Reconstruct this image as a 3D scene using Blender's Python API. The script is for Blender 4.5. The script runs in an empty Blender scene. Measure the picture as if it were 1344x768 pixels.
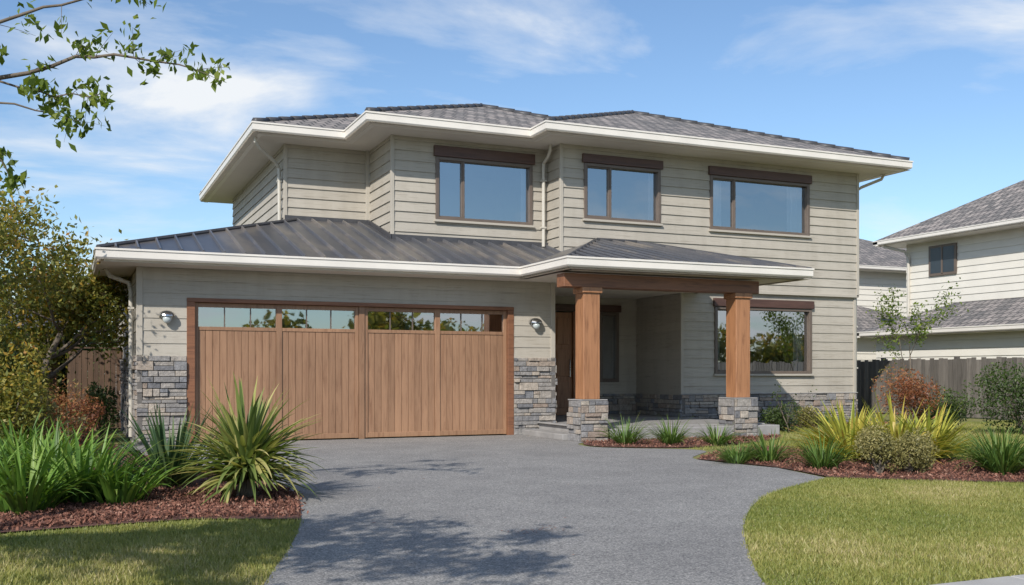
import bpy, bmesh, math, random
import numpy as np
from mathutils import Vector, Matrix
random.seed(7); rng=np.random.default_rng(7)
SC=bpy.context.scene

# ------------------------------------------------------------ helpers
def empty(name):
    e=bpy.data.objects.new(name,None); SC.collection.objects.link(e); return e

class MB:
    def __init__(s): s.v=[];s.f=[];s.m=[];s.r=[]
    def poly(s,pts,m=0,r=None):
        if r is None: r=random.random()
        b=len(s.v)
        for p in pts: s.v.append(tuple(p)); s.r.append(r)
        s.f.append(tuple(range(b,b+len(pts)))); s.m.append(m)
    def hexa(s,P,m=0,r=None):
        if r is None: r=random.random()
        b=len(s.v)
        for p in P: s.v.append(tuple(p)); s.r.append(r)
        for q in ((0,3,2,1),(4,5,6,7),(0,1,5,4),(1,2,6,5),(2,3,7,6),(3,0,4,7)):
            s.f.append(tuple(b+i for i in q)); s.m.append(m)
    def box(s,x0,x1,y0,y1,z0,z1,m=0,r=None):
        s.hexa([(x0,y0,z0),(x1,y0,z0),(x1,y1,z0),(x0,y1,z0),(x0,y0,z1),(x1,y0,z1),(x1,y1,z1),(x0,y1,z1)],m,r)
    def obox(s,p,d,n,a0,a1,o0,o1,z0,z1,m=0,r=None):
        def q(a,o,z): return (p[0]+d[0]*a+n[0]*o,p[1]+d[1]*a+n[1]*o,z)
        s.hexa([q(a0,o1,z0),q(a1,o1,z0),q(a1,o0,z0),q(a0,o0,z0),q(a0,o1,z1),q(a1,o1,z1),q(a1,o0,z1),q(a0,o0,z1)],m,r)
    def tube(s,pts,rad,sides=6,m=0,r=None):
        if r is None: r=random.random()
        pts=[Vector(p) for p in pts]; b=len(s.v); n=len(pts)
        for i,p in enumerate(pts):
            d=(pts[min(i+1,n-1)]-pts[max(i-1,0)])
            if d.length<1e-6: d=Vector((0,0,1))
            d.normalize()
            a=d.cross(Vector((0.13,0.31,0.94)));
            if a.length<1e-3: a=d.cross(Vector((1,0,0)))
            a.normalize(); c=d.cross(a)
            for k in range(sides):
                t=2*math.pi*k/sides
                s.v.append(tuple(p+(a*math.cos(t)+c*math.sin(t))*rad[i])); s.r.append(r)
        for i in range(n-1):
            for k in range(sides):
                k2=(k+1)%sides
                s.f.append((b+i*sides+k,b+i*sides+k2,b+(i+1)*sides+k2,b+(i+1)*sides+k)); s.m.append(m)
        s.f.append(tuple(b+k for k in range(sides))[::-1]); s.m.append(m)
        s.f.append(tuple(b+(n-1)*sides+k for k in range(sides))); s.m.append(m)
    def build(s,name,mats,parent=None,smooth=False,bevel=0,fixn=False):
        me=bpy.data.meshes.new(name); me.from_pydata(s.v,[],s.f)
        for mt in (mats if isinstance(mats,(list,tuple)) else [mats]): me.materials.append(mt)
        me.polygons.foreach_set('material_index',s.m)
        at=me.attributes.new('rnd','FLOAT','POINT'); at.data.foreach_set('value',s.r)
        if smooth: me.polygons.foreach_set('use_smooth',[True]*len(s.f))
        if fixn:
            bm=bmesh.new(); bm.from_mesh(me); bmesh.ops.recalc_face_normals(bm,faces=bm.faces); bm.to_mesh(me); bm.free()
        me.update()
        o=bpy.data.objects.new(name,me); SC.collection.objects.link(o)
        if parent: o.parent=parent
        if bevel:
            b=o.modifiers.new('bev','BEVEL'); b.width=bevel; b.segments=1; b.limit_method='ANGLE'
        return o

def np_mesh(name,V,F,mat,rnd,parent=None):
    V=np.asarray(V,dtype=np.float32); F=np.asarray(F,dtype=np.int32); k=F.shape[1]; M=F.shape[0]
    me=bpy.data.meshes.new(name)
    me.vertices.add(len(V)); me.vertices.foreach_set('co',V.ravel())
    me.loops.add(M*k); me.loops.foreach_set('vertex_index',F.ravel())
    me.polygons.add(M); me.polygons.foreach_set('loop_start',np.arange(M,dtype=np.int32)*k)
    me.update(calc_edges=True)
    me.materials.append(mat)
    at=me.attributes.new('rnd','FLOAT','POINT'); at.data.foreach_set('value',np.asarray(rnd,dtype=np.float32))
    o=bpy.data.objects.new(name,me); SC.collection.objects.link(o)
    if parent: o.parent=parent
    return o

def leaves(C,size,asp=0.45,up=0.3,rnd=None,var=0.4):
    """diamond leaves at centres C"""
    C=np.asarray(C); n=len(C)
    d=rng.normal(size=(n,3)); d[:,2]-=up; d/=np.linalg.norm(d,axis=1)[:,None]
    e=rng.normal(size=(n,3)); s=np.cross(d,e); s/=np.linalg.norm(s,axis=1)[:,None]
    nn=np.cross(d,s)
    L=size*(1+var*(rng.random(n)-.5)*2)[:,None]
    V=np.stack([C-d*L*.5, C+s*L*asp*.5+nn*L*.08, C+d*L*.5, C-s*L*asp*.5+nn*L*.08],axis=1).reshape(-1,3)
    F=np.arange(n*4).reshape(-1,4)
    if rnd is None: rnd=rng.random(n)
    return V,F,np.repeat(rnd,4)

def in_poly(P,poly):
    x,y=P[:,0],P[:,1]; ins=np.zeros(len(P),bool); n=len(poly); j=n-1
    for i in range(n):
        xi,yi=poly[i]; xj,yj=poly[j]
        c=((yi>y)!=(yj>y))&(x<(xj-xi)*(y-yi)/(yj-yi+1e-12)+xi)
        ins^=c; j=i
    return ins
def sample_poly(poly,dens):
    a=np.array(poly); lo=a.min(0); hi=a.max(0)
    n=int((hi-lo).prod()*dens); P=lo+rng.random((n,2))*(hi-lo)
    return P[in_poly(P,poly)]
def chaikin(pts,it=2):
    for _ in range(it):
        q=[pts[0]]
        for a,b in zip(pts[:-1],pts[1:]):
            q.append((a[0]*.75+b[0]*.25,a[1]*.75+b[1]*.25)); q.append((a[0]*.25+b[0]*.75,a[1]*.25+b[1]*.75))
        q.append(pts[-1]); pts=q
    return pts

# ------------------------------------------------------------ materials
def newmat(name):
    m=bpy.data.materials.new(name); m.use_nodes=True; nt=m.node_tree
    return m,nt,nt.nodes['Principled BSDF']
def N(nt,t,**kw):
    n=nt.nodes.new(t)
    for k,v in kw.items(): setattr(n,k,v)
    return n
def setin(n,**kw):
    for k,v in kw.items(): n.inputs[k.replace('_',' ')].default_value=v
def ramp(nt,src,stops):
    r=N(nt,'ShaderNodeValToRGB'); e=r.color_ramp.elements
    while len(e)<len(stops): e.new(0.5)
    for i,(p,c) in enumerate(stops):
        e[i].position=p; e[i].color=(c[0],c[1],c[2],1)
    nt.links.new(src,r.inputs[0]); return r.outputs[0]
def noise(nt,scale=5,detail=4,rough=.55,vec=None,mscale=None,dist=0,rot=None):
    n=N(nt,'ShaderNodeTexNoise'); setin(n,Scale=scale,Detail=detail,Roughness=rough,Distortion=dist)
    if vec is None:
        tc=N(nt,'ShaderNodeTexCoord'); vec=tc.outputs['Object']
    if mscale:
        mp=N(nt,'ShaderNodeMapping'); mp.inputs['Scale'].default_value=mscale
        if rot: mp.inputs['Rotation'].default_value=rot
        nt.links.new(vec,mp.inputs[0]); vec=mp.outputs[0]
    nt.links.new(vec,n.inputs['Vector']); return n.outputs['Fac']
def mixc(nt,a,b,f,mode='MIX'):
    m=N(nt,'ShaderNodeMix',data_type='RGBA',blend_type=mode)
    for s,v in ((m.inputs[6],a),(m.inputs[7],b),(m.inputs[0],f)):
        if hasattr(v,'links'): nt.links.new(v,s)
        elif isinstance(v,(int,float)): s.default_value=v
        else: s.default_value=(v[0],v[1],v[2],1)
    return m.outputs[2]
def bump(nt,bsdf,h,strength=.3,dist=.01):
    b=N(nt,'ShaderNodeBump'); setin(b,Strength=strength,Distance=dist)
    nt.links.new(h,b.inputs['Height']); nt.links.new(b.outputs[0],bsdf.inputs['Normal']); return b
def attr(nt):
    a=N(nt,'ShaderNodeAttribute'); a.attribute_name='rnd'; return a.outputs['Fac']

def simple(name,col,rough=.6,var=.12,nscale=4,metal=0,bs=.1,rnd=0.0,spec=.5,mscale=None):
    m,nt,b=newmat(name)
    nz=noise(nt,nscale,5,mscale=mscale)
    c=ramp(nt,nz,[(.3,[x*(1-var) for x in col]),(.7,[min(1,x*(1+var)) for x in col])])
    if rnd:
        g=ramp(nt,attr(nt),[(0,[1-rnd]*3),(1,[1+rnd*.0]*3)])
        c=mixc(nt,c,g,1.0,'MULTIPLY')
    nt.links.new(c,b.inputs['Base Color'])
    b.inputs['Roughness'].default_value=rough; b.inputs['Metallic'].default_value=metal
    b.inputs['Specular IOR Level'].default_value=spec
    if bs: bump(nt,b,noise(nt,nscale*12,3),bs,.004)
    return m

def siding_mat(name,col):
    m,nt,b=newmat(name)
    big=noise(nt,.8,4); grain=noise(nt,2.2,8,.7,mscale=(1,1,22),dist=.6)
    drip=noise(nt,1.6,6,.6,mscale=(2.5,2.5,.35))
    c=ramp(nt,big,[(.3,[x*.92 for x in col]),(.7,[x*1.05 for x in col])])
    g=ramp(nt,grain,[(.36,(.72,.70,.67)),(.46,(1,1,1)),(.8,(1.03,1.03,1.03))])
    c=mixc(nt,c,g,.75,'MULTIPLY')
    c=mixc(nt,c,ramp(nt,drip,[(.3,(.90,.895,.88)),(.55,(1,1,1))]),1,'MULTIPLY')
    c=mixc(nt,c,ramp(nt,attr(nt),[(0,(.93,.93,.93)),(1,(1,1,1))]),1,'MULTIPLY')
    nt.links.new(c,b.inputs['Base Color']); b.inputs['Roughness'].default_value=.6
    bump(nt,b,grain,.4,.006); return m
GREIGE=(.425,.388,.328)
M_sid=siding_mat('siding_paint',GREIGE)
M_flat=simple('greige_trim',[x*.96 for x in GREIGE],.7,.05,1.2,bs=.12)
M_white=simple('cream_gutter',(.70,.66,.60),.4,.06,2,bs=.03)
M_soffit=simple('soffit_paint',(.66,.61,.54),.7,.04,2,bs=.05)
def wood_mat(name,c1,c2,rough=.5,ms=(9,9,.7),rnd=.3):
    m,nt,b=newmat(name)
    tc=N(nt,'ShaderNodeTexCoord'); a=attr(nt)
    mul=N(nt,'ShaderNodeMath',operation='MULTIPLY'); mul.inputs[1].default_value=37; nt.links.new(a,mul.inputs[0])
    add=N(nt,'ShaderNodeVectorMath',operation='ADD'); nt.links.new(tc.outputs['Object'],add.inputs[0]); nt.links.new(mul.outputs[0],add.inputs[1])
    g=noise(nt,2.0,8,.65,vec=add.outputs[0],mscale=ms,dist=1.2)
    c=ramp(nt,g,[(.28,c2),(.5,c1),(.72,[x*1.15 for x in c1])])
    c=mixc(nt,c,ramp(nt,a,[(0,[1-rnd]*3),(1,(1,1,1))]),1,'MULTIPLY')
    big=noise(nt,.9,3); c=mixc(nt,c,ramp(nt,big,[(.3,(.84,.84,.84)),(.7,(1,1,1))]),1,'MULTIPLY')
    nt.links.new(c,b.inputs['Base Color']); b.inputs['Roughness'].default_value=rough
    bump(nt,b,g,.3,.004); return m
M_door=wood_mat('cedar_garage_door',(.345,.195,.112),(.225,.115,.062),.5,rnd=.2)
M_col=wood_mat('cedar_post',(.39,.185,.088),(.20,.085,.038),.45,rnd=.1)
M_beam=wood_mat('stained_beam',(.23,.10,.05),(.11,.045,.025),.5,ms=(.7,9,9),rnd=.1)
M_brown=simple('dark_brown_header',(.08,.04,.03),.45,.25,5,bs=.1,mscale=(.5,4,8))
M_frame=simple('bronze_window_frame',(.13,.10,.08),.4,.1,5,bs=0)
M_dark=simple('dark_void',(.02,.02,.022),.8,.1,5,bs=0)
M_fence=wood_mat('weathered_fence',(.185,.165,.145),(.10,.088,.078),.8,rnd=.45)
M_bfence=wood_mat('brown_fence',(.15,.09,.055),(.07,.045,.03),.8,rnd=.35)
M_room=simple('interior_wall',(.30,.29,.27),.8,.05,2,bs=0)
M_curt=simple('curtain_fabric',(.80,.80,.78),.9,.05,6,bs=0)
M_pipe=simple('downpipe_paint',(.50,.47,.41),.4,.05,4,bs=0)
M_steel=simple('brushed_steel',(.5,.5,.5),.25,.05,8,metal=1,bs=0)
# stone veneer
M_stone,nt,b=newmat('ledge_stone')
c=ramp(nt,attr(nt),[(0,(.17,.17,.18)),(.25,(.28,.265,.25)),(.45,(.37,.33,.285)),(.6,(.22,.225,.24)),(.8,(.44,.385,.32)),(1,(.30,.235,.19))])
nz=noise(nt,14,6,.7); c=mixc(nt,c,ramp(nt,nz,[(.3,(.6,.6,.6)),(.7,(1.2,1.2,1.2))]),1,'MULTIPLY')
nt.links.new(c,b.inputs['Base Color']); b.inputs['Roughness'].default_value=.85; bump(nt,b,noise(nt,22,6,.7),.9,.025)
M_mortar=simple('mortar',(.13,.12,.11),.9,.2,20)
# metal roof
def metal(name,k):
    m,nt,b=newmat(name)
    nz=noise(nt,.9,6,.6,mscale=(1.6,.4,1)); c=ramp(nt,nz,[(.3,[x*k for x in (.07,.075,.087)]),(.5,[x*k for x in (.10,.10,.108)]),(.6,[x*k for x in (.18,.16,.14)]),(.72,[x*k for x in (.10,.10,.11)])])
    nt.links.new(c,b.inputs['Base Color']); b.inputs['Roughness'].default_value=.34; b.inputs['Metallic'].default_value=.35
    bump(nt,b,noise(nt,9,4),.15,.01); return m
M_metal=metal('charcoal_metal_roof',1.0); M_rib=metal('metal_roof_rib',1.4)
# tiles
def tile_mat(name,swap):
    m,nt,b=newmat(name); tc=N(nt,'ShaderNodeTexCoord'); mp=N(nt,'ShaderNodeMapping')
    if swap: mp.inputs['Rotation'].default_value=(0,0,math.pi/2)
    nt.links.new(tc.outputs['Object'],mp.inputs[0])
    br=N(nt,'ShaderNodeTexBrick'); setin(br,Scale=1.0,Mortar_Size=.018); br.inputs['Brick Width'].default_value=.22; br.inputs['Row Height'].default_value=.28
    br.inputs['Color1'].default_value=(.31,.28,.26,1); br.inputs['Color2'].default_value=(.14,.135,.13,1); br.inputs['Mortar'].default_value=(.045,.045,.045,1)
    nt.links.new(mp.outputs[0],br.inputs['Vector'])
    nz=noise(nt,9,5,.7); c=mixc(nt,br.outputs['Color'],ramp(nt,nz,[(.3,(.55,.55,.57)),(.7,(1.4,1.35,1.3))]),1,'MULTIPLY')
    nt.links.new(c,b.inputs['Base Color']); b.inputs['Roughness'].default_value=.8
    bump(nt,b,br.outputs['Fac'],-.8,.03); return m
M_tile=tile_mat('shingle_front',False); M_tile2=tile_mat('shingle_side',True)
M_cap=simple('ridge_cap',(.055,.055,.06),.5,.2,6)
# glass
M_glass=bpy.data.materials.new('window_glass'); M_glass.use_nodes=True; nt=M_glass.node_tree; nt.nodes.clear()
out=N(nt,'ShaderNodeOutputMaterial'); gl=N(nt,'ShaderNodeBsdfGlossy'); gl.inputs['Roughness'].default_value=.015; gl.inputs['Color'].default_value=(.88,.93,.97,1)
tr=N(nt,'ShaderNodeBsdfTransparent'); tr.inputs['Color'].default_value=(.66,.69,.70,1)
fr=N(nt,'ShaderNodeFresnel'); fr.inputs[0].default_value=1.5
ma=N(nt,'ShaderNodeMath',operation='ADD'); ma.inputs[1].default_value=.38; nt.links.new(fr.outputs[0],ma.inputs[0])
mx=N(nt,'ShaderNodeMixShader'); nt.links.new(ma.outputs[0],mx.inputs[0]); nt.links.new(tr.outputs[0],mx.inputs[1]); nt.links.new(gl.outputs[0],mx.inputs[2])
bn=N(nt,'ShaderNodeBump'); setin(bn,Strength=.06,Distance=.03); nt.links.new(noise(nt,1.2,2),bn.inputs['Height']); nt.links.new(bn.outputs[0],gl.inputs['Normal'])
nt.links.new(mx.outputs[0],out.inputs[0])
# ground
M_ground,nt,b=newmat('grass_ground')
n1=noise(nt,.5,5,.6); n2=noise(nt,30,4,.7)
c=ramp(nt,n1,[(.3,(.145,.165,.04)),(.5,(.21,.21,.065)),(.7,(.28,.255,.10))])
c=mixc(nt,c,ramp(nt,n2,[(.3,(.6,.6,.55)),(.7,(1.15,1.15,1.1))]),1,'MULTIPLY')
nt.links.new(c,b.inputs['Base Color']); b.inputs['Roughness'].default_value=.9; bump(nt,b,n2,.6,.03)
M_drive,nt,b=newmat('aggregate_driveway')
n1=noise(nt,.7,5,.6); n2=noise(nt,85,3,.8); n3=noise(nt,2.2,6,.65); n4=noise(nt,20,5,.7)
vo=N(nt,'ShaderNodeTexVoronoi'); vo.inputs['Scale'].default_value=110; tcv=N(nt,'ShaderNodeTexCoord'); nt.links.new(tcv.outputs['Object'],vo.inputs['Vector'])
c=ramp(nt,n1,[(.3,(.215,.21,.203)),(.7,(.27,.264,.252))])
c=mixc(nt,c,ramp(nt,n2,[(.38,(.5,.5,.51)),(.5,(1,1,1)),(.63,(1.6,1.56,1.5))]),1,'MULTIPLY')
c=mixc(nt,c,ramp(nt,vo.outputs['Color'],[(.2,(.72,.72,.73)),(.8,(1.25,1.24,1.22))]),1,'MULTIPLY')
c=mixc(nt,c,ramp(nt,n3,[(.3,(.84,.84,.85)),(.6,(1.02,1.02,1.02))]),1,'MULTIPLY')
c=mixc(nt,c,ramp(nt,n4,[(.3,(.88,.88,.88)),(.7,(1.06,1.06,1.06))]),1,'MULTIPLY')
nt.links.new(c,b.inputs['Base Color']); b.inputs['Roughness'].default_value=.85; bump(nt,b,n2,.7,.008)
M_conc=simple('concrete_path',(.38,.365,.34),.85,.12,3,bs=.3)
M_road=simple('asphalt',(.06,.06,.06),.9,.2,4,bs=.4)
M_slab=simple('porch_paving',(.27,.26,.25),.7,.2,5,bs=.3)
M_mulch,nt,b=newmat('bark_mulch')
n1=noise(nt,30,6,.75); c=ramp(nt,n1,[(.3,(.05,.024,.018)),(.5,(.15,.065,.045)),(.7,(.24,.11,.075))])
nt.links.new(c,b.inputs['Base Color']); b.inputs['Roughness'].default_value=.95; bump(nt,b,n1,1,.04)
M_chip=bpy.data.materials.new('bark_chip'); M_chip.use_nodes=True; nt=M_chip.node_tree; b=nt.nodes['Principled BSDF']
nt.links.new(ramp(nt,attr(nt),[(0,(.07,.03,.02)),(.5,(.19,.078,.05)),(.9,(.28,.13,.09)),(1,(.34,.21,.15))]),b.inputs['Base Color']); b.inputs['Roughness'].default_value=.9
def leafmat(name,stops,tl=.35,rough=.5):
    m=bpy.data.materials.new(name); m.use_nodes=True; nt=m.node_tree; b=nt.nodes['Principled BSDF']; out=nt.nodes['Material Output']
    c=ramp(nt,attr(nt),stops); nt.links.new(c,b.inputs['Base Color']); b.inputs['Roughness'].default_value=rough
    t=N(nt,'ShaderNodeBsdfTranslucent'); nt.links.new(mixc(nt,c,(1,1.0,.55),.999,'MULTIPLY'),t.inputs[0])
    mx=N(nt,'ShaderNodeMixShader'); mx.inputs[0].default_value=tl
    nt.links.new(b.outputs[0],mx.inputs[1]); nt.links.new(t.outputs[0],mx.inputs[2]); nt.links.new(mx.outputs[0],out.inputs[0]); return m
L_strap=leafmat('strap_leaf',[(0,(.05,.11,.02)),(.6,(.12,.21,.04)),(.92,(.21,.29,.07)),(1,(.38,.34,.15))])
L_lily=leafmat('lily_leaf',[(0,(.045,.11,.018)),(.7,(.16,.29,.04)),(1,(.33,.42,.10))])
L_flax=leafmat('flax_leaf',[(0,(.04,.085,.035)),(.7,(.10,.165,.065)),(1,(.20,.25,.11))])
L_palm=leafmat('cordyline_leaf',[(0,(.08,.13,.03)),(.4,(.17,.23,.06)),(.75,(.36,.37,.11)),(1,(.58,.50,.22))])
L_yel=leafmat('yellow_flax_leaf',[(0,(.17,.23,.03)),(.35,(.34,.37,.06)),(.8,(.58,.52,.10)),(1,(.50,.29,.08))])
L_olive=leafmat('olive_leaf',[(0,(.09,.09,.028)),(.6,(.24,.22,.075)),(1,(.40,.34,.14))])
L_red=leafmat('red_leaf',[(0,(.12,.04,.02)),(.5,(.28,.10,.045)),(.8,(.38,.19,.08)),(1,(.16,.17,.05))])
L_dk=leafmat('dark_leaf',[(0,(.025,.05,.014)),(.7,(.07,.11,.025)),(1,(.13,.17,.05))])
L_aut=leafmat('autumn_leaf',[(0,(.07,.095,.017)),(.4,(.18,.20,.04)),(.7,(.35,.30,.055)),(.9,(.48,.29,.05)),(1,(.45,.17,.035))],.45)
L_spr=leafmat('spring_leaf',[(0,(.06,.11,.015)),(.6,(.16,.23,.03)),(1,(.29,.35,.06))],.5)
L_grass=leafmat('grass_blade',[(0,(.14,.185,.035)),(.5,(.25,.265,.065)),(.85,(.37,.345,.11)),(1,(.48,.41,.20))],.3)
M_bark=simple('bark',(.13,.105,.08),.9,.3,12,bs=.6)

# ------------------------------------------------------------ house
H=empty('two_storey_house')
def siding(mb,p,d,n,L,z0,z1,ops=(),h=.185,zref=None,lip=.022):
    zi=z0 if zref is None else zref
    while zi<z1-1e-4:
        za,zb=max(zi,z0),min(zi+h,z1)
        if zb-za>1e-4:
            cuts=sorted({za,zb}|{z for o in ops for z in (o[2],o[3]) if za<z<zb})
            r=random.random()
            for ca,cb in zip(cuts[:-1],cuts[1:]):
                mid=(ca+cb)/2; seg=[(0,L)]
                for o in ops:
                    if o[2]<mid<o[3]:
                        ns=[]
                        for s0,s1 in seg:
                            if o[0]>s0: ns.append((s0,min(s1,o[0])))
                            if o[1]<s1: ns.append((max(s0,o[1]),s1))
                        seg=[q for q in ns if q[1]-q[0]>1e-4]
                oa=.004+lip*(1-(ca-zi)/h); ob=.004+lip*(1-(cb-zi)/h)
                for s0,s1 in seg:
                    P=lambda a,o,z:(p[0]+d[0]*a+n[0]*o,p[1]+d[1]*a+n[1]*o,z)
                    mb.poly([P(s0,oa,ca),P(s1,oa,ca),P(s1,ob,cb),P(s0,ob,cb)],0,r)
                    if abs(ca-zi)<1e-4: mb.poly([P(s0,.003,ca),P(s1,.003,ca),P(s1,oa,ca),P(s0,oa,ca)],0,r)
        zi+=h
FX,FN=(1,0),(0,-1)   # front wall dir/normal
LX,LN=(0,1),(-1,0)   # left facing
RX,RN=(0,1),(1,0)
BN=(0,1)
W1=(6.17,8.11,3.90,5.06); W2=(8.93,10.60,4.0,5.06); W3=(11.78,14.26,3.96,5.05); W4=(11.93,14.36,1.06,2.42)
ZS=5.38
sid=MB()
siding(sid,(3.71,19.1),FX,FN,1.63,3.0,ZS,zref=2.72)
siding(sid,(3.71,19.1),LX,LN,6.6,2.72,ZS)
siding(sid,(5.34,17.6),FX,FN,3.11,2.72,ZS,[(W1[0]-5.34,W1[1]-5.34,W1[2],W1[3])])
siding(sid,(5.34,17.6),LX,LN,1.5,2.72,ZS)
siding(sid,(8.45,17.0),FX,FN,7.13,2.72,ZS,[(W[0]-8.45,W[1]-8.45,W[2],W[3]) for W in (W2,W3)])
siding(sid,(8.45,17.0),LX,LN,.6,2.72,ZS)
siding(sid,(15.58,17.0),RX,RN,8.7,2.72,ZS)
siding(sid,(3.71,25.7),FX,BN,11.87,0,ZS)
# lower
LL=.014
siding(sid,(11.15,17.05),FX,FN,4.39,.63,2.74,[(W4[0]-11.15,W4[1]-11.15,W4[2],W4[3])],lip=LL)
siding(sid,(11.15,17.05),LX,LN,1.75,.63,2.7,lip=LL)
siding(sid,(7.79,18.8),FX,FN,3.36,.2,2.7,[(8.72-7.79,9.69-7.79,.2,2.36),(10.24-7.79,10.69-7.79,.86,2.36)],lip=LL)
siding(sid,(7.79,16.0),RX,RN,2.8,.2,2.7,lip=LL)
siding(sid,(15.54,17.05),RX,RN,8.65,.3,2.74)
siding(sid,(.93,23.0),FX,BN,3.0,0,2.7)
siding(sid,(.93,16.0),FX,FN,6.86,0,2.68,[(1.62-.93,7.03-.93,-.1,2.2)],lip=.012,h=.19)
siding(sid,(.93,16.0),LX,LN,7.0,0,2.68,lip=.012,h=.19)
sid.build('siding_walls',M_sid,H)
tr=MB()
tr.box(11.0,15.6,16.965,17.03,2.70,2.76)
for (x,y,z0,z1) in ((3.71,19.1,3.0,ZS),(5.34,17.6,2.9,ZS),(8.45,17.0,2.9,ZS),(15.58,17.0,2.72,ZS),(11.15,17.05,.63,2.68),(15.54,17.05,.6,2.7)):
    sx=-1 if x<15 else 1
    tr.box(x-.035 if sx<0 else x-.03,x+.03 if sx<0 else x+.035,y-.035,y+.03,z0,z1)
tr.box(5.25,5.33,19.04,19.09,3,ZS)
tr.box(.90,.99,15.97,16.05,1.34,2.66); tr.box(7.74,7.825,15.97,16.06,1.34,2.66)
tr.build('corner_boards',M_flat,H,bevel=.004)

# stone veneer
st=MB(); mo=MB()
def stones(p,d,n,L,z0,z1,th=.05):
    mo.obox(p,d,n,.0,L,-.05,th*.35,z0,z1-.01)
    z=z0
    while z<z1-.01:
        h=random.choice([.05,.07,.09,.12,.14]); 
        if z+h>z1-.045: h=z1-z
        a=-random.random()*.1
        while a<L-.005:
            w=random.uniform(.10,.38); a0,a1=max(a,0),min(a+w,L)
            if L-a1<.06: a1=L; w=L-a
            o=th+random.uniform(-.02,.025)
            if a1-a0>.02:
                if h>.11 and random.random()<.45:
                    st.obox(p,d,n,a0+.004,a1-.004,0,o,z+.004,z+h*.5-.003); st.obox(p,d,n,a0+.004,a1-.004,0,th+random.uniform(-.02,.02),z+h*.5+.003,z+h-.004)
                else: st.obox(p,d,n,a0+.004,a1-.004,0,o,z+.004,z+h-.004)
            a+=w
        z+=h
stones((.90,16.0),FX,FN,.72,0,1.335)
stones((.93,15.95),LX,LN,7.05,0,1.335)
stones((7.03,16.0),FX,FN,.79,0,1.34)
stones((7.79,15.95),RX,RN,2.8,0,1.34)
stones((11.12,17.05),FX,FN,4.42,0,.64)
stones((11.15,17.0),LX,LN,1.8,.2,.64)
stones((9.75,18.8),FX,FN,1.4,.2,.64)
stones((15.54,17.0),RX,RN,8.6,0,.64)
for cx in (7.5,10.38):
    cy=14.15; w=.215
    mo.box(cx-w,cx+w,cy-w,cy+w,0,.63)
    stones((cx-w-.02,cy-w),FX,FN,2*w+.04,0,.64,.03); stones((cx-w,cy-w),LX,LN,2*w,0,.64,.03)
    stones((cx+w,cy-w),RX,RN,2*w,0,.64,.03); stones((cx-w,cy+w),FX,BN,2*w,0,.64,.03)
st.build('stone_veneer',M_stone,H,bevel=.009); mo.build('stone_mortar',M_mortar,H)
cp=MB()
for cx in (7.5,10.38): cp.box(cx-.235,cx+.235,13.915,14.385,.64,.66)
cp.box(11.08,15.6,16.98,17.04,.64,.66); 
cp.build('stone_capping',M_slab,H,bevel=.006)

# posts and beams
po=MB()
for cx in (7.5,10.38):
    po.box(cx-.145,cx+.145,14.005,14.295,.66,2.40)
    po.box(cx-.175,cx+.175,13.975,14.325,2.33,2.42)
po.build('porch_posts',M_col,H,bevel=.008)
be=MB()
be.box(7.02,10.72,14.02,14.28,2.42,2.63)
be.build('porch_beam',M_beam,H,bevel=.006)

# porch floor
pf=MB(); pf.box(7.5,11.14,14.4,18.8,0,.2); pf.box(7.8,11.1,13.95,14.4,0,.19)
pf.build('porch_floor',M_slab,H,bevel=.01)
pf=MB(); pf.box(7.16,7.5,14.35,15.93,0,.1); pf.box(7.44,7.56,14.38,15.93,.2,.225)
pf.build('porch_steps',M_slab,H,bevel=.01)

# garage door
gd=MB(); gg=MB(); gr=MB()
def panel(x0,x1):
    y=16.06
    nb=int(round((x1-x0)/.112)); w=(x1-x0)/nb
    for i in range(nb): gd.box(x0+i*w+.003,x0+(i+1)*w-.003,y,y+.03,.09,1.76)
    gd.box(x0,x1,y+.012,y+.035,.08,1.77,r=.0)
    gd.box(x0,x1,y-.012,y+.03,.02,.10); gd.box(x0,x1,y-.012,y+.03,1.73,1.785); gd.box(x0,x1,y-.012,y+.03,2.085,2.15)
def stile(x0,x1): gd.box(x0,x1,16.042,16.095,.018,2.152)
for (a,b2) in ((1.74,4.30),(4.40,6.92)):
    m=(a+b2)/2; stile(a,a+.055); stile(b2-.055,b2); stile(m-.045,m+.045)
    panel(a+.055,m-.045); panel(m+.045,b2-.055)
    for (q0,q1) in ((a+.055,m-.045),(m+.045,b2-.055)):
        gg.poly([(q0,16.085,1.785),(q1,16.085,1.785),(q1,16.085,2.085),(q0,16.085,2.085)])
        for t in (1/3,2/3):
            qm=q0+(q1-q0)*t; gr.box(qm-.008,qm+.008,16.068,16.083,1.785,2.085)
gd.box(4.305,4.395,16.02,16.09,0,2.16,r=.0)
gd.build('garage_door',M_door,H,bevel=.003)
fr=MB(); fr.box(1.62,1.74,15.975,16.1,0,2.155); fr.box(6.92,7.03,15.975,16.1,0,2.155); fr.box(1.62,7.03,15.97,16.1,2.155,2.215)
fr.build('garage_door_frame',M_beam,H,bevel=.004)
gr.build('garage_window_bars',M_frame,H)

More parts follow.
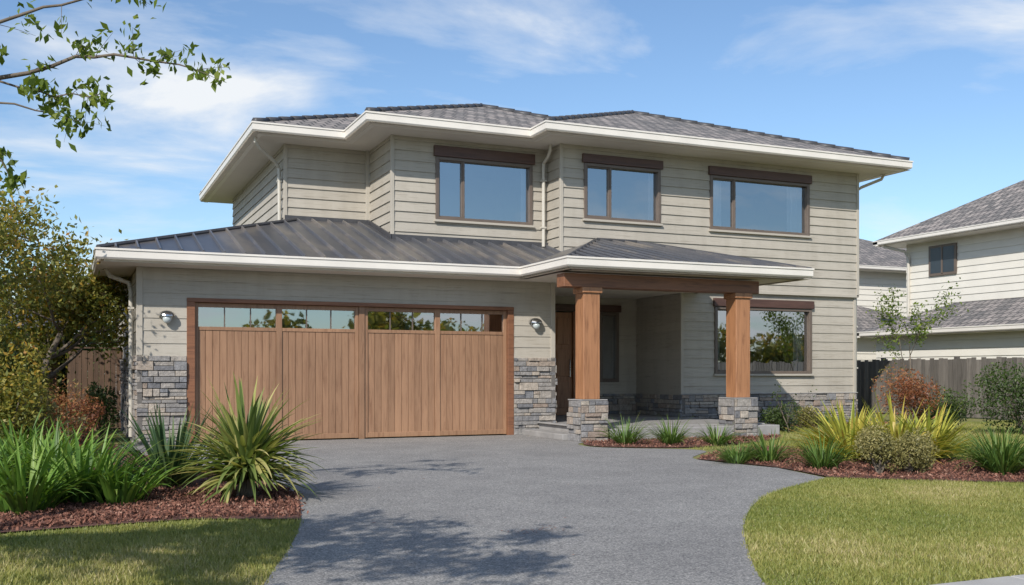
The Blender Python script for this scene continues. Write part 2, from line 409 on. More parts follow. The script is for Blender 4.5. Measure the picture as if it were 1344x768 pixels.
# windows
wf=MB(); hd=MB(); rm=MB(); sill=MB(); cu=MB()
def room(x0,x1,y,z0,z1,dep=2.2,m=0):
    X0,X1,Z0,Z1=x0-.3,x1+.3,z0-.3,z1+.1; Y=y+.1; Q=y+dep
    rm.poly([(X0,Q,Z0),(X1,Q,Z0),(X1,Q,Z1),(X0,Q,Z1)],m); rm.poly([(X0,Y,Z0),(X0,Q,Z0),(X0,Q,Z1),(X0,Y,Z1)],m)
    rm.poly([(X1,Y,Z0),(X1,Q,Z0),(X1,Q,Z1),(X1,Y,Z1)],m); rm.poly([(X0,Y,Z0),(X1,Y,Z0),(X1,Q,Z0),(X0,Q,Z0)],m); rm.poly([(X0,Y,Z1),(X1,Y,Z1),(X1,Q,Z1),(X0,Q,Z1)],m)
def window(W,y,mull,header=.2,curt=()):
    x0,x1,z0,z1=W; t=.055; o=y-.045; i=y+.07
    wf.box(x0-.01,x0+t,o,i,z0,z1); wf.box(x1-t,x1+.01,o,i,z0,z1); wf.box(x0+t,x1-t,o,i,z0,z0+t); wf.box(x0+t,x1-t,o,i,z1-t,z1)
    mx=x0+(x1-x0)*mull
    wf.box(mx-.02,mx+.02,o+.02,i-.01,z0+t,z1-t)
    s=.022
    wf.box(x0+t,x0+t+s,o+.03,i-.02,z0+t,z1-t); wf.box(mx-.02-s,mx-.02,o+.03,i-.02,z0+t,z1-t)
    wf.box(x0+t+s,mx-.02-s,o+.03,i-.02,z0+t,z0+t+s); wf.box(x0+t+s,mx-.02-s,o+.03,i-.02,z1-t-s,z1-t)
    gg.poly([(x0+t,y+.03,z0+t),(mx,y+.03,z0+t),(mx,y+.03,z1-t),(x0+t,y+.03,z1-t)])
    gg.poly([(mx,y+.045,z0+t),(x1-t,y+.045,z0+t),(x1-t,y+.045,z1-t),(mx,y+.045,z1-t)])
    if header: hd.box(x0-.05,x1+.05,y-.075,y-.02,z1+.005,z1+header)
    sill.box(x0-.04,x1+.04,y-.075,y+.0,z0-.045,z0-.002)
    room(x0,x1,y,z0,z1)
    for (c0,c1) in curt:
        a,b2=x0+(x1-x0)*c0,x0+(x1-x0)*c1; n=max(4,int((b2-a)/.02))
        pts=[(a+(b2-a)*k/n, y+.2+.03*math.sin(k*1.1+math.sin(k*.3))) for k in range(n+1)]
        for q,w in zip(pts[:-1],pts[1:]): cu.poly([(q[0],q[1],z0),(w[0],w[1],z0),(w[0],w[1],z1),(q[0],q[1],z1)],0,.5)
window(W1,17.6,.28,.2,curt=[(.0,.07),(.93,1)])
window(W2,17.0,.34,.17,curt=[(.0,.08),(.92,1)])
window(W3,17.0,.24,.18,curt=[(.02,.17),(.84,1)])
window(W4,17.05,.27,.17,curt=[(0,.12),(.88,1)])
window((10.24,10.69,.88,2.36),18.8,.98,.15)
hd.box(8.6,10.15,18.73,18.79,2.365,2.5)
rm.box(1.5,7.1,16.14,16.2,0,2.25,m=1)
rm.build('rooms_behind_windows',[M_room,M_dark],H)
wf.build('window_frames',M_frame,H,bevel=.004); hd.build('window_headers',M_brown,H,bevel=.006); sill.build('window_sills',M_flat,H,bevel=.004)
gg.build('window_glass',M_glass,H); cu.build('curtains',M_curt,H,smooth=True)
# entry door
ed=MB(); ed.box(8.8,9.61,18.82,18.86,.2,2.34)
for i in range(2):
    for j in range(3): ed.box(8.88+i*.37,9.16+i*.37,18.80,18.825,.35+j*.66,.9+j*.66)
ed.box(8.72,8.8,18.76,18.87,.2,2.36); ed.box(9.61,9.69,18.76,18.87,.2,2.36)
ed.build('entry_door',M_col,H,bevel=.006)
kn=MB(); kn.tube([(9.53,18.79,1.0),(9.53,18.75,1.0),(9.53,18.75,1.35),(9.53,18.79,1.35)],[.012]*4); kn.build('door_handle',M_steel,H)

# soffits
so=MB()
so.poly([(3.0,26.38),(3.0,18.37),(4.67,18.37),(4.67,16.87),(7.77,16.87),(7.77,16.22),(16.34,16.22),(16.34,26.38)][::-1])
so.v=[(x,y,ZS) for x,y in [v[:2] for v in so.v]]
so.poly([(x,y,2.66) for x,y in ((.35,15.42),(6.93,15.42),(6.93,16.02),(.95,16.02),(.95,23.5),(.35,23.5))])
so.poly([(x,y,2.665) for x,y in ((6.93,13.68),(11.53,13.68),(11.53,17.0),(11.18,17.0),(11.18,18.85),(6.93,18.85))])
so.build('soffits',M_soffit,H)

# gutters (mitred profile along an eave path)
def gutter(mb,path,z0,z1):
    prof=[(-.20,z0+.015),(-.115,z0+.015),(-.11,z0+.06),(-.085,z0+.045),(-.02,z0+.045),(.0,z0+.07),(.0,z1-.03),(.014,z1-.028),(.014,z1),(-.012,z1),(-.015,z1-.04),(-.20,z1-.04)]
    n=len(path); rings=[]
    for i,p in enumerate(path):
        ds=[]
        if i>0: a=Vector((p[0]-path[i-1][0],p[1]-path[i-1][1])).normalized(); ds.append(a)
        if i<n-1: a=Vector((path[i+1][0]-p[0],path[i+1][1]-p[1])).normalized(); ds.append(a)
        ns=[Vector((a.y,-a.x)) for a in ds]
        m=ns[0] if len(ns)==1 else (ns[0]+ns[1])/(1+ns[0].dot(ns[1]))
        rings.append([(p[0]+m.x*o,p[1]+m.y*o,z) for o,z in prof])
    b=len(mb.v); k=len(prof)
    for R in rings:
        for q in R: mb.v.append(q); mb.r.append(.5)
    for i in range(n-1):
        for j in range(k):
            j2=(j+1)%k; mb.f.append((b+i*k+j,b+i*k+j2,b+(i+1)*k+j2,b+(i+1)*k+j)); mb.m.append(0)
    mb.f.append(tuple(range(b,b+k))); mb.m.append(0); mb.f.append(tuple(range(b+(n-1)*k,b+n*k))[::-1]); mb.m.append(0)
gu=MB()
gutter(gu,[(2.98,26.4),(2.98,18.35),(4.65,18.35),(4.65,16.85),(7.75,16.85),(7.75,16.2),(16.36,16.2),(16.36,26.4)],5.36,5.57)
gutter(gu,[(.33,23.5),(.33,15.4),(6.89,15.4),(6.89,13.65),(11.56,13.65),(11.56,17.0)],2.65,2.85)
gu.build('gutters_and_fascia',M_white,H,fixn=True)

# upper roofs
rf=MB(); cap=MB()
def ridge(a,b2,r=.065,step=.38):
    a=Vector(a);b2=Vector(b2);L=(b2-a).length;n=max(1,int(L/step))
    for i in range(n):
        p=a.lerp(b2,i/n);q=a.lerp(b2,(i+1.08)/n); cap.tube([p,q],[r*1.15,r*.84],7)
SL=.372
def hip(x0,x1,y0,y1,z,s):
    g=.05; x0+=g;x1-=g;y0+=g;y1-=g; z+=g*s-.01
    h=(x1-x0)/2; xm=(x0+x1)/2; zt=z+h*s
    A,B,C,D=(x0,y0,z),(x1,y0,z),(x1,y1,z),(x0,y1,z); E,F=(xm,y0+h,zt),(xm,y1-h,zt)
    rf.poly([A,B,E],0); rf.poly([B,C,F,E],1); rf.poly([C,D,F],0); rf.poly([D,A,E,F],1)
    rf.poly([(x0,y0,z-.03),(x1,y0,z-.03),B,A],0); rf.poly([(x0,y1,z-.03),(x0,y0,z-.03),A,D],1)
    for a,b2 in ((A,E),(B,E),(D,F),(C,F),(E,F)): ridge(a,b2)
hip(2.98,8.1,18.35,26.4,5.57,SL); hip(4.65,11.75,16.85,26.4,5.57,SL); hip(7.75,16.36,16.2,26.4,5.57,SL)
rf.build('shingle_roof',[M_tile,M_tile2],H); cap.build('ridge_caps',M_cap,H,smooth=True)

# lower metal roofs
mr=MB(); G=.31; z0=2.835
gz=lambda y:z0+G*(y-15.4)
mr.poly([(.36,15.43,gz(15.43)),(8.45,15.43,gz(15.43)),(8.45,19.2,gz(19.2)),(4.13,19.2,gz(19.2))])
lz=lambda x:z0+G*(x-.33)
mr.poly([(.36,15.43,lz(.36)),(4.13,19.2,lz(4.13)),(4.13,23.5,lz(4.13)),(.36,23.5,lz(.36))])
mr.poly([(.36,15.43,2.8),(6.86,15.43,2.8),(6.86,15.43,gz(15.43)),(.36,15.43,gz(15.43))])
def rib(p,q,w=.02,h=.042):
    p=Vector(p);q=Vector(q);d=(q-p).normalized();s=d.cross(Vector((0,0,1))).normalized()*w; u=s.cross(d).normalized()*h
    if u.z<0:u=-u
    mr.hexa([p-s,p+s,q+s,q-s,p-s*.6+u,p+s*.6+u,q+s*.6+u,q-s*.6+u],1)
x=.6
while x<8.4:
    ye=min(15.4+(x-.33),19.1 if x<5.34 else 17.6)
    if ye-15.42>.1: rib((x,15.42,gz(15.42)),(x,ye,gz(ye)))
    x+=.3
y=16.0
while y<23.4:
    xe=min(.33+(y-15.4),3.7); rib((.36,y,lz(.36)),(xe,y,lz(xe))); y+=.3
# porch
PF=(3.61-z0)/3.35; pz=lambda y:z0+PF*(y-13.65)
mr.poly([(6.91,13.68,z0),(11.54,13.68,z0),(10.07,17.0,3.61),(9.2,17.0,3.61)])
mr.poly([(6.91,13.68,z0),(9.2,17.0,3.61),(6.91,17.0,z0)])
mr.poly([(11.54,13.68,z0),(11.54,17.0,z0),(10.07,17.0,3.61)])
x=7.1
while x<11.5:
    ye=min(17.0,13.65+(x-6.89)*3.35/2.31,13.65+(11.56-x)*3.35/1.49)
    if ye>13.8: rib((x,13.67,pz(13.67)),(x,ye,pz(ye)),.016,.03)
    x+=.27
mr.build('metal_roof',[M_metal,M_rib],H)
cap=MB()
def flashtube(a,b2,r=.035): cap.tube([a,b2],[r,r],7)
flashtube((.36,15.43,lz(.36)+.01),(3.9,18.97,lz(3.9)+.01),.04)
flashtube((6.91,13.68,z0),(9.2,17.0,3.62)); flashtube((11.54,13.68,z0),(10.07,17.0,3.62)); flashtube((9.2,16.97,3.62),(10.07,16.97,3.62))
cap.box(3.69,5.34,19.03,19.08,gz(19.05)-.02,gz(19.05)+.07); cap.box(5.30,8.45,17.53,17.57,gz(17.55)-.02,gz(17.55)+.08)
cap.hexa([(5.27,17.53,gz(17.53)-.02),(5.31,17.53,gz(17.53)-.02),(5.31,19.1,gz(19.1)-.02),(5.27,19.1,gz(19.1)-.02),(5.27,17.53,gz(17.53)+.08),(5.31,17.53,gz(17.53)+.08),(5.31,19.1,gz(19.1)+.08),(5.27,19.1,gz(19.1)+.08)])
cap.build('roof_flashings',M_cap,H,smooth=False)

# downpipes
dp=MB()
def pipe(pts,r=.033):
    dp.tube(pts,[r]*len(pts),10)
    x,y=pts[-1][0],pts[-1][1]; zt=pts[-2][2]; z=zt-.25
    while z>pts[-1][2]+.1: dp.box(x-.045,x+.045,y-.04,y+.06,z,z+.03); z-=.9
pipe([(3.1,18.75,5.38),(3.1,18.76,5.3),(3.2,18.85,5.2),(3.55,19.22,5.04),(3.63,19.3,4.95),(3.64,19.32,3.85)])
pipe([(8.3,17.15,5.40),(8.3,17.16,5.28),(8.32,17.3,5.18),(8.33,17.5,5.1),(8.33,17.52,5.0),(8.33,17.52,3.5)])
pipe([(16.15,16.8,5.38),(16.13,16.85,5.28),(15.8,17.1,5.12),(15.68,17.15,5.02),(15.67,17.15,.1)])
pipe([(.5,16.5,2.66),(.55,16.5,2.55),(.82,16.45,2.45),(.85,16.45,2.3),(.85,16.45,.1)])
dp.build('downpipes',M_pipe,H,smooth=False)

# wall lamps
def wall_lamp(x,z):
    e=empty('wall_lamp'); m=MB()
    m.tube([(x,16.0,z),(x,15.96,z),(x,15.955,z)],[.085,.085,.07],20)
    m.tube([(x,15.96,z+.01),(x,15.93,z),(x,15.90,z-.015)],[.06,.06,.05],18)
    for i in range(12):
        a0,a1=math.pi*i/12,math.pi*(i+1)/12
        for j in range(5):
            b0,b1=math.pi/2*j/5,math.pi/2*(j+1)/5
            P=lambda a,b_:(x+.115*math.cos(a)*math.cos(b_)*1.1,15.965-.13*math.sin(b_),z-.01+.085*math.sin(a)*math.cos(b_)+.01*math.cos(b_))
            m.poly([P(a0,b0),P(a1,b0),P(a1,b1),P(a0,b1)])
    m.build('lamp_body',M_steel,e,smooth=True)
    g=MB(); g.tube([(x,15.93,z-.03),(x,15.90,z-.055),(x,15.87,z-.075),(x,15.86,z-.08)],[.06,.065,.045,.015],16)
    g.build('lamp_glass',simple('lamp_glass',(.45,.5,.5),.15,.05,4,bs=0),e,smooth=True)
wall_lamp(1.33,1.93); wall_lamp(7.43,1.95)
e=empty('entry_planter'); m=MB(); m.tube([(8.35,18.0,.2),(8.35,18.0,.25),(8.35,18.0,.6),(8.35,18.0,.63)],[.13,.15,.2,.2],16); m.build('pot',simple('pot_glaze',(.03,.035,.06),.3,.2,5),e,smooth=True)

# ------------------------------------------------------------ ground
g=MB(); g.poly([(-900,-900,0),(900,-900,0),(900,1500,0),(-900,1500,0)]); g.build('ground',M_ground)
left=chaikin([(.0,2.6),(.5,3.79),(.892,5.18),(1.276,6.32),(1.573,7.455),(1.782,8.60),(1.826,9.38),(1.69,10.47),(1.27,12.13),(.806,14.1),(.6,15.98)])
rt=chaikin([(7.25,13.8),(6.95,13.5),(6.88,12.85),(7.3,12.45),(7.9,12.05),(8.05,11.6),(7.5,11.1),(7.05,10.61),(7.15,9.9),(7.295,9.2)],2)+[(7.05,8.12)]
rt2=chaikin([(7.05,8.12),(5.73,7.35),(5.0,6.65),(4.327,5.845),(3.784,5.07),(3.25,4.25),(3.05,3.79),(3.3,2.6)],2)
drive=left+[(7.79,15.98),(7.79,14.35),(7.25,14.0)]+rt+rt2[1:]
g=MB(); g.poly([(x,y,.006) for x,y in drive][::-1]); g.build('driveway',M_drive)
g=MB()
x=-30
while x<40: g.box(x,x+1.49,2.25,3.79,-.05,.012); x+=1.5
g.build('footpath',M_conc,bevel=.004)
g=MB(); g.poly([(-200,-9,.008),(200,-9,.008),(200,-1.5,.008),(-200,-1.5,.008)]); g.build('road',M_road)
g=MB(); g.box(-60,-1.5,-1.5,-1.35,-.05,.12); g.box(4.5,60,-1.5,-1.35,-.05,.12); g.box(-60,60,-9.15,-9,-.05,.12); g.build('kerb',M_conc,bevel=.02)

bedL=left[left.index(min(left,key=lambda q:abs(q[1]-7.455))):]+[(.3,16.0),(.3,24),(-7,24),(-7,7.2),(-.43,7.5),(.81,7.66)]
bedR=chaikin([(7.08,10.5),(7.2,9.9),(7.33,9.2),(7.08,8.1)],2)+chaikin([(7.08,8.1),(7.65,7.55),(8.46,6.97),(11,5.6),(12.6,5.6),(13,6.8),(10.2,8.4),(9.6,9.5),(9.69,10.9),(9.1,11.8),(8.4,11.6),(7.7,11.1),(7.08,10.5)],2)[1:-1]
bedP=chaikin([(7.3,13.85),(7.0,13.4),(6.95,12.9),(7.3,12.55),(8.0,12.15),(9,12.4),(10.2,13.0),(10.9,13.6),(11.2,14.6),(11.3,16.0),(15.9,16.0),(16.0,16.95)],2)+[(11.13,16.97),(11.13,13.94),(7.8,13.94)]
beds=MB()
for bd in (bedL,bedR,bedP): beds.poly([(x,y,.014) for x,y in bd])
beds.build('mulch_bed',M_mulch,fixn=False)
P=np.concatenate([sample_poly(bedL,260),sample_poly(bedR,1300),sample_poly(bedP,700),sample_poly([(1.55,7.5),(1.78,8.6),(1.8,9.4),(-1,9.6),(-1,7.55),(.8,7.7)],3600)])
C=np.column_stack([P+rng.normal(size=P.shape)*.025,.016+rng.random(len(P))*.03])
V,F,R=leaves(C,.032,.4,0,var=.6); np_mesh('mulch_chips',V,F,M_chip,R)

# lawns: blades
def grass(polys,name='lawn_grass'):
    Vs=[];Rs=[]
    for poly,dens,h in polys:
        P=sample_poly(poly,dens); P=P+rng.normal(size=P.shape)*.012; n=len(P)
        a=rng.random(n)*2*np.pi; w=.003+.002*rng.random(n)
        patch=(np.sin(P[:,0]*1.9+np.sin(P[:,1]*1.3))+np.sin(P[:,1]*2.3+P[:,0]*.7)+np.sin(P[:,0]*5.1-P[:,1]*4.3+np.sin(P[:,0]*3))*.6+np.sin(P[:,0]*11.3+P[:,1]*9.1+2*np.sin(P[:,1]*4))*.5)*.13
        hh=h*(.4+rng.random(n)*.9)*(1+patch*.7)
        l=hh*1.0*rng.random(n); b=rng.random(n)*2*np.pi
        r=np.clip(rng.random(n)*.6+.24+patch,0,1)
        base=np.column_stack([P,np.zeros(n)])
        s=np.column_stack([np.cos(a)*w,np.sin(a)*w,np.zeros(n)])
        t=base+np.column_stack([np.cos(b)*l,np.sin(b)*l,hh])
        Vs.append(np.stack([base-s,base+s,t],axis=1).reshape(-1,3)); Rs.append(np.repeat(r,3))
    V=np.concatenate(Vs); F=np.arange(len(V)).reshape(-1,3)
    np_mesh(name,V,F,L_grass,np.concatenate(Rs))
lawnR=[(3.05,3.8)]+rt2[::-1][1:]+[(7.65,7.52),(8.46,6.95),(11,5.55),(11,3.8)]
lawnR=[q for q in lawnR if q[1]>=3.79]
lawnL=[(-1.6,3.8)]+[q for q in left if 3.79<=q[1]<=7.46]+[(.81,7.62),(-.43,7.46),(-1.6,7.3)]
lawnB=[(8.0,12.1),(8.15,11.6),(8.5,11.75),(9.15,11.95),(9.8,11.0),(9.7,9.6),(10.3,8.5),(13,6.9),(19.3,6.9),(19.3,16.2),(16,15.9),(11.4,15.9),(11.2,14.5),(10.8,13.5),(9,12.3)]
grass([(lawnR,7500,.028),(lawnL,7500,.028),(lawnB,1100,.045)])

# ------------------------------------------------------------ plants
def strap(name,x,y,n,L,w,mat,tilt=(.1,1.1),droop=1.2,base=.06,z=.01,fold=.25,zr=0.0,power=.5):
    e=empty(name); Vs=[];Fs=[];Rs=[]
    for i in range(n):
        ph=random.random()*2*math.pi; t=tilt[0]+(tilt[1]-tilt[0])*random.random()**power
        l=L*random.uniform(.65,1.08); r=random.random(); k=8
        bb=base*math.sqrt(random.random())
        px=x+math.cos(ph)*bb; py=y+math.sin(ph)*bb; pz=z+zr*random.random()
        dr=droop*random.uniform(.3,1.3); tw=random.uniform(-.25,.25)
        b=len(Vs)
        for j in range(k+1):
            s=j/k; th=t+dr*s*s*(.4+t); ww=w*.5*(1-s**2.2)*(.6+.4*min(1,s*4))+.0008
            ph2=ph+tw*s
            dx,dy=math.cos(ph2),math.sin(ph2)
            if j>0:
                px+=math.sin(th)*dx*l/k; py+=math.sin(th)*dy*l/k; pz+=math.cos(th)*l/k
            zz=max(pz,.012)
            Vs+= [(px-dy*ww,py+dx*ww,zz+ww*fold),(px,py,zz-ww*fold),(px+dy*ww,py-dx*ww,zz+ww*fold)]
            rr=min(1,max(0,r*.8+.2*s)); Rs+=[rr]*3
            if j<k:
                q=b+j*3; Fs+=[(q,q+1,q+4,q+3),(q+1,q+2,q+5,q+4)]
    o=np_mesh('leaves',Vs,Fs,mat,Rs,e)
    o.data.polygons.foreach_set('use_smooth',[True]*len(Fs))
    return e
for (x,y,n,L) in ((.10,8.95,170,.68),(-.32,8.5,150,.62),(-.3,10.0,150,.72),(-.15,9.45,120,.66),(-.75,9.2,120,.7),(-.05,10.9,90,.66),(-.5,11.5,110,.75),(.35,8.75,90,.5)):
    strap('lily_clump',x,y,n,L,.036,L_lily,(.05,.8),1.0,.2)
strap('flax_plant',.85,9.94,130,.86,.045,L_flax,(.02,1.2),.25,.08,power=.6)
e=strap('cordyline_plant',1.36,8.72,330,.68,.05,L_palm,(.02,1.85),.3,.06,.16,zr=.24,power=.66)
m=MB(); m.tube([(1.36,8.72,0),(1.36,8.72,.1),(1.365,8.72,.25),(1.37,8.72,.42)],[.085,.07,.08,.05],10)
for i in range(60):
    a=random.random()*6.28; zz=random.uniform(.05,.34); m.tube([(1.36+.06*math.cos(a),8.72+.06*math.sin(a),zz),(1.36+.13*math.cos(a),8.72+.13*math.sin(a),zz-.07)],[.008,.002],4)
m.build('stem',M_bark,e)
for (x,y,n,L) in ((7.55,13.05,150,.5),(8.15,12.75,150,.5),(8.75,12.45,130,.42),(7.2,9.85,120,.3),(7.42,10.1,120,.28),(7.6,9.75,150,.45),(7.62,8.85,160,.5),(8.95,7.62,240,.62),(9.6,7.3,200,.6),(9.3,8.0,200,.6),(13.4,15.4,90,.5)):
    strap('grass_tussock',x,y,n,L,.014,L_strap,(.02,.95),.9,.12)
for (x,y,L) in ((8.85,9.75,.80),(9.3,9.45,.84),(9.2,10.2,.82),(9.7,9.35,.78),(9.0,9.2,.68)):
    strap('yellow_flax',x,y,170,L,.05,L_yel,(.05,1.3),.4,.12)

def shrub(name,x,y,z,rx,ry,rz,n,size,mat,asp=.5,lumps=7):
    e=empty(name)
    cs=[]; 
    for i in range(lumps):
        d=Vector((random.gauss(0,1),random.gauss(0,1),random.gauss(0,.8))).normalized()*.55
        cs.append((d.x,d.y,d.z,random.uniform(.4,.62)))
    k=rng.integers(0,lumps,n); c=np.array(cs)[k]
    d=rng.normal(size=(n,3)); d/=np.linalg.norm(d,axis=1)[:,None]
    rr=c[:,3]*(rng.random(n)**.33)*(1+.15*rng.random(n)); Pn=c[:,:3]+d*rr[:,None]
    P=Pn*np.array([rx,ry,rz])+np.array([x,y,z]); P[:,2]=np.maximum(P[:,2],.03)
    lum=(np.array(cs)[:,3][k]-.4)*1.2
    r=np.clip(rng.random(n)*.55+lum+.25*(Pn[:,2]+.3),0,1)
    V,F,R=leaves(P,size,asp,.0,r); np_mesh('foliage',V,F,mat,R,e)
    m=MB()
    for i in range(6):
        q=Vector(cs[i%lumps][:3]); m.tube([(x,y,0),(x+q.x*rx*.5,y+q.y*ry*.5,z*.6),(x+q.x*rx,y+q.y*ry,z+q.z*rz*.8)],[.02,.012,.004],5)
    m.build('stems',M_bark,e); return e
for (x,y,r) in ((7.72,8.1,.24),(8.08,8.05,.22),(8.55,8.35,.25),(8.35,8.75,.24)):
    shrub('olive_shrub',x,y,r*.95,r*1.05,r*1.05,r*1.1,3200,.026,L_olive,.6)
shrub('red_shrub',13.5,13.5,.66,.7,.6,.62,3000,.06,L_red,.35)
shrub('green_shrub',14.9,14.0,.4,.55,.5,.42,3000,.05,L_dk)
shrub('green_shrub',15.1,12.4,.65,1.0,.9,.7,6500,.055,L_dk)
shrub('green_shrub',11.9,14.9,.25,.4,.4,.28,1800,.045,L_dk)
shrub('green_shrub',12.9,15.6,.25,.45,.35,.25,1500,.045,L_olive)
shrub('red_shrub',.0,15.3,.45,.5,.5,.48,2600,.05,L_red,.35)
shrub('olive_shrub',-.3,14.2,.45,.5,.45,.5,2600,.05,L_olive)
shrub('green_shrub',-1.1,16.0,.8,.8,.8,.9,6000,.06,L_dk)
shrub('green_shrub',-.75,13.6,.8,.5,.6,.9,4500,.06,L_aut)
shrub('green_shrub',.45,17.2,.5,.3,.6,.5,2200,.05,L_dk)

def tree(name,x,y,h,spread,nleaf,lsize,mat,trunk=.06,seed=1,first=.3,depth=4,lean=(0,0),lrad=.16,sparse_top=0,asp=.5,kids=(3,4)):
    e=empty(name); rs=random.Random(seed); m=MB(); tips=[]
    def grow(p,d,l,r,k):
        pts=[p];rad=[r];q=p.copy();dd=d.copy()
        for i in range(4):
            dd=(dd+Vector((rs.gauss(0,.13),rs.gauss(0,.13),rs.gauss(0,.08)+.03))).normalized()
            q=q+dd*(l/4); pts.append(q.copy()); rad.append(r*(1-.12*(i+1)))
        m.tube(pts,rad,6 if k>1 else 4)
        if k<=1:
            for t in pts[1:]: tips.append(t)
        if k==0: return
        for c in range(rs.randint(*kids)):
            i=rs.randint(1,4); a=Vector((rs.gauss(0,1),rs.gauss(0,1),rs.gauss(0,.4)))
            nd=(dd*.75+a.normalized()*spread).normalized()
            grow(pts[i].copy(),nd,l*rs.uniform(.55,.78),rad[i]*.62,k-1)
    grow(Vector((x,y,0)),Vector((lean[0],lean[1],1)).normalized(),h*first,trunk,depth)
    T=np.array([tuple(t) for t in tips]); k=rng.integers(0,len(T),nleaf)
    P=T[k]+rng.normal(size=(nleaf,3))*lrad
    P[:,2]=np.maximum(P[:,2],.1)
    cl=rng.random(len(T))
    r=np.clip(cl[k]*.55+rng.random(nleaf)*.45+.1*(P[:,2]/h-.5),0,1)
    if sparse_top:
        keep=rng.random(nleaf)>np.clip((P[:,2]-h*.5)/(h*.45),0,1)*sparse_top; P=P[keep]; r=r[keep]
    V,F,R=leaves(P,lsize,asp,.3,r); np_mesh('foliage',V,F,mat,R,e)
    m.build('trunk_and_branches',M_bark,e,smooth=True); return e
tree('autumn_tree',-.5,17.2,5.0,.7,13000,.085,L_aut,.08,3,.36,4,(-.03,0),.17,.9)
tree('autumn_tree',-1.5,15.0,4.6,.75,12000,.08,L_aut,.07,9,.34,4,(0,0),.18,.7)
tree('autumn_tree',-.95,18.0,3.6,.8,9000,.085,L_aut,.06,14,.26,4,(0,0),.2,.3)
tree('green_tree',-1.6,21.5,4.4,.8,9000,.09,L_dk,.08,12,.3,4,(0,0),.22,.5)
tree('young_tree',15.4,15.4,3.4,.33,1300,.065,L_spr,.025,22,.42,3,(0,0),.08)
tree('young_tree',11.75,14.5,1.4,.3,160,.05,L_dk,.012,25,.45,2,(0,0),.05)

# overhanging street tree (trunk left of frame)
e=empty('overhanging_tree'); m=MB(); tips=[]
rs=random.Random(5)
def limb(pts,r0,r1,tw=4,tl=.5,lf=True):
    P=[Vector(p) for p in pts]; Q=[]
    for a,b2 in zip(P[:-1],P[1:]):
        for k in range(3): Q.append(a.lerp(b2,k/3)+Vector((rs.gauss(0,.012),rs.gauss(0,.012),rs.gauss(0,.012))))
    Q.append(P[-1]); n=len(Q); R=[r0+(r1-r0)*i/(n-1) for i in range(n)]
    m.tube(Q,R,6)
    if lf:
        for i in range(2,n):
            if rs.random()<.75:
                d=(Q[i]-Q[i-1]).normalized()
                for s in range(rs.randint(1,2)):
                    a=(d*.7+Vector((rs.gauss(0,.5),rs.gauss(0,.5),rs.gauss(0,.55)))).normalized(); L=tl*rs.uniform(.3,1)
                    q=[Q[i]+a*L*t+Vector((0,0,-.08*L*t*t)) for t in (0,.33,.66,1)]
                    m.tube(q,[r1*.7,r1*.55,r1*.4,r1*.25],4)
                    for t in q[1:]: tips.append(t)
        tips.append(Q[-1])
limb([(-2.9,4.9,0),(-2.85,5.0,1.2),(-2.7,5.3,2.1)],.11,.08,lf=False)
B0=(-2.7,5.3,2.1)
limb([B0,(-2.0,6.8,2.75),(-1.3,7.9,2.95)],.06,.03,lf=False)
limb([(-1.3,7.9,2.95),(-.45,7.83,3.1),(.04,7.62,3.27),(.4,7.45,3.24),(.80,7.28,3.17)],.02,.004,tl=.34)
limb([(-1.3,7.9,2.95),(-.8,7.85,3.35),(-.3,7.75,3.55),(.1,7.6,3.66),(.35,7.5,3.82)],.018,.004,tl=.35)
limb([(-1.3,7.9,2.95),(-.7,7.9,2.92),(-.35,7.75,2.92),(0.0,7.6,2.82)],.014,.003,tl=.3)
limb([(-1.3,7.9,2.95),(-.8,7.9,2.8),(-.5,7.85,2.65),(-.38,7.8,2.42)],.012,.003,tl=.22)
limb([(-.8,7.85,3.35),(-.4,7.8,3.8),(-.1,7.7,4.1)],.012,.003,tl=.35)
limb([(-.45,7.83,3.1),(-.1,7.7,3.0),(.2,7.6,3.02)],.008,.003,tl=.3)
T=np.array([tuple(t) for t in tips]); T=T[np.random.default_rng(2).permutation(len(T))]
k=rng.integers(0,len(T),950); P=T[k]+rng.normal(size=(len(k),3))*.035
V,F,R=leaves(P,.07,.5,1.3,rng.random(len(k))); np_mesh('branch_leaves',V,F,L_spr,R,e)
# crown left of the frame
tips=[]
for a in range(10):
    th=a/10*2*math.pi; q=(-1.85+math.cos(th)*.95,2.55+math.sin(th)*.9,3.35+rs.uniform(-.35,.5))
    limb([B0,((B0[0]+q[0])/2,(B0[1]+q[1])/2,2.9),q],.05,.008,tl=.5)
T=np.array([tuple(t) for t in tips]); T=T[T[:,1]<4.4]; k=rng.integers(0,len(T),5200); P=T[k]+rng.normal(size=(len(k),3))*.1
P=P[P[:,0]<-.12*P[:,1]-.25]
V,F,R=leaves(P,.095,.55,.8,None); np_mesh('crown_leaves',V,F,L_spr,R,e)
m.build('trunk_and_branches',M_bark,e,smooth=True)

# ------------------------------------------------------------ fences
def fence(name,p,d,n,L,h,mat,pw=.1,gap=.008,jit=.03,post=2.4,cap=False):
    e=empty(name); m=MB(); a=0
    while a<L:
        m.obox(p,d,n,a+gap/2,a+pw-gap/2,0,.018,.03,h+random.uniform(-jit,jit)); a+=pw
    for z in (.3,h-.25): m.obox(p,d,n,0,L,-.05,-.002,z,z+.09)
    a=0
    while a<=L+.01: m.obox(p,d,n,a-.05,a+.05,-.14,-.05,0,h+.06); a+=post
    if cap: m.obox(p,d,n,0,L,-.06,.04,h+.035,h+.065)
    m.build('palings',mat,e); return e
fence('timber_fence',(19.5,6),(0,1),(-1,0),34,1.42,M_fence,pw=.14,gap=.016)
fence('timber_fence',(15.6,23),(1,0),(0,-1),3.85,1.42,M_fence)
fence('side_gate',(.0,20.6),(1,0),(0,-1),.9,1.5,M_bfence,cap=True,post=.9)
fence('brown_fence',(-6.2,18.4),(1,0),(0,-1),6.0,1.25,M_bfence,.12,.012)
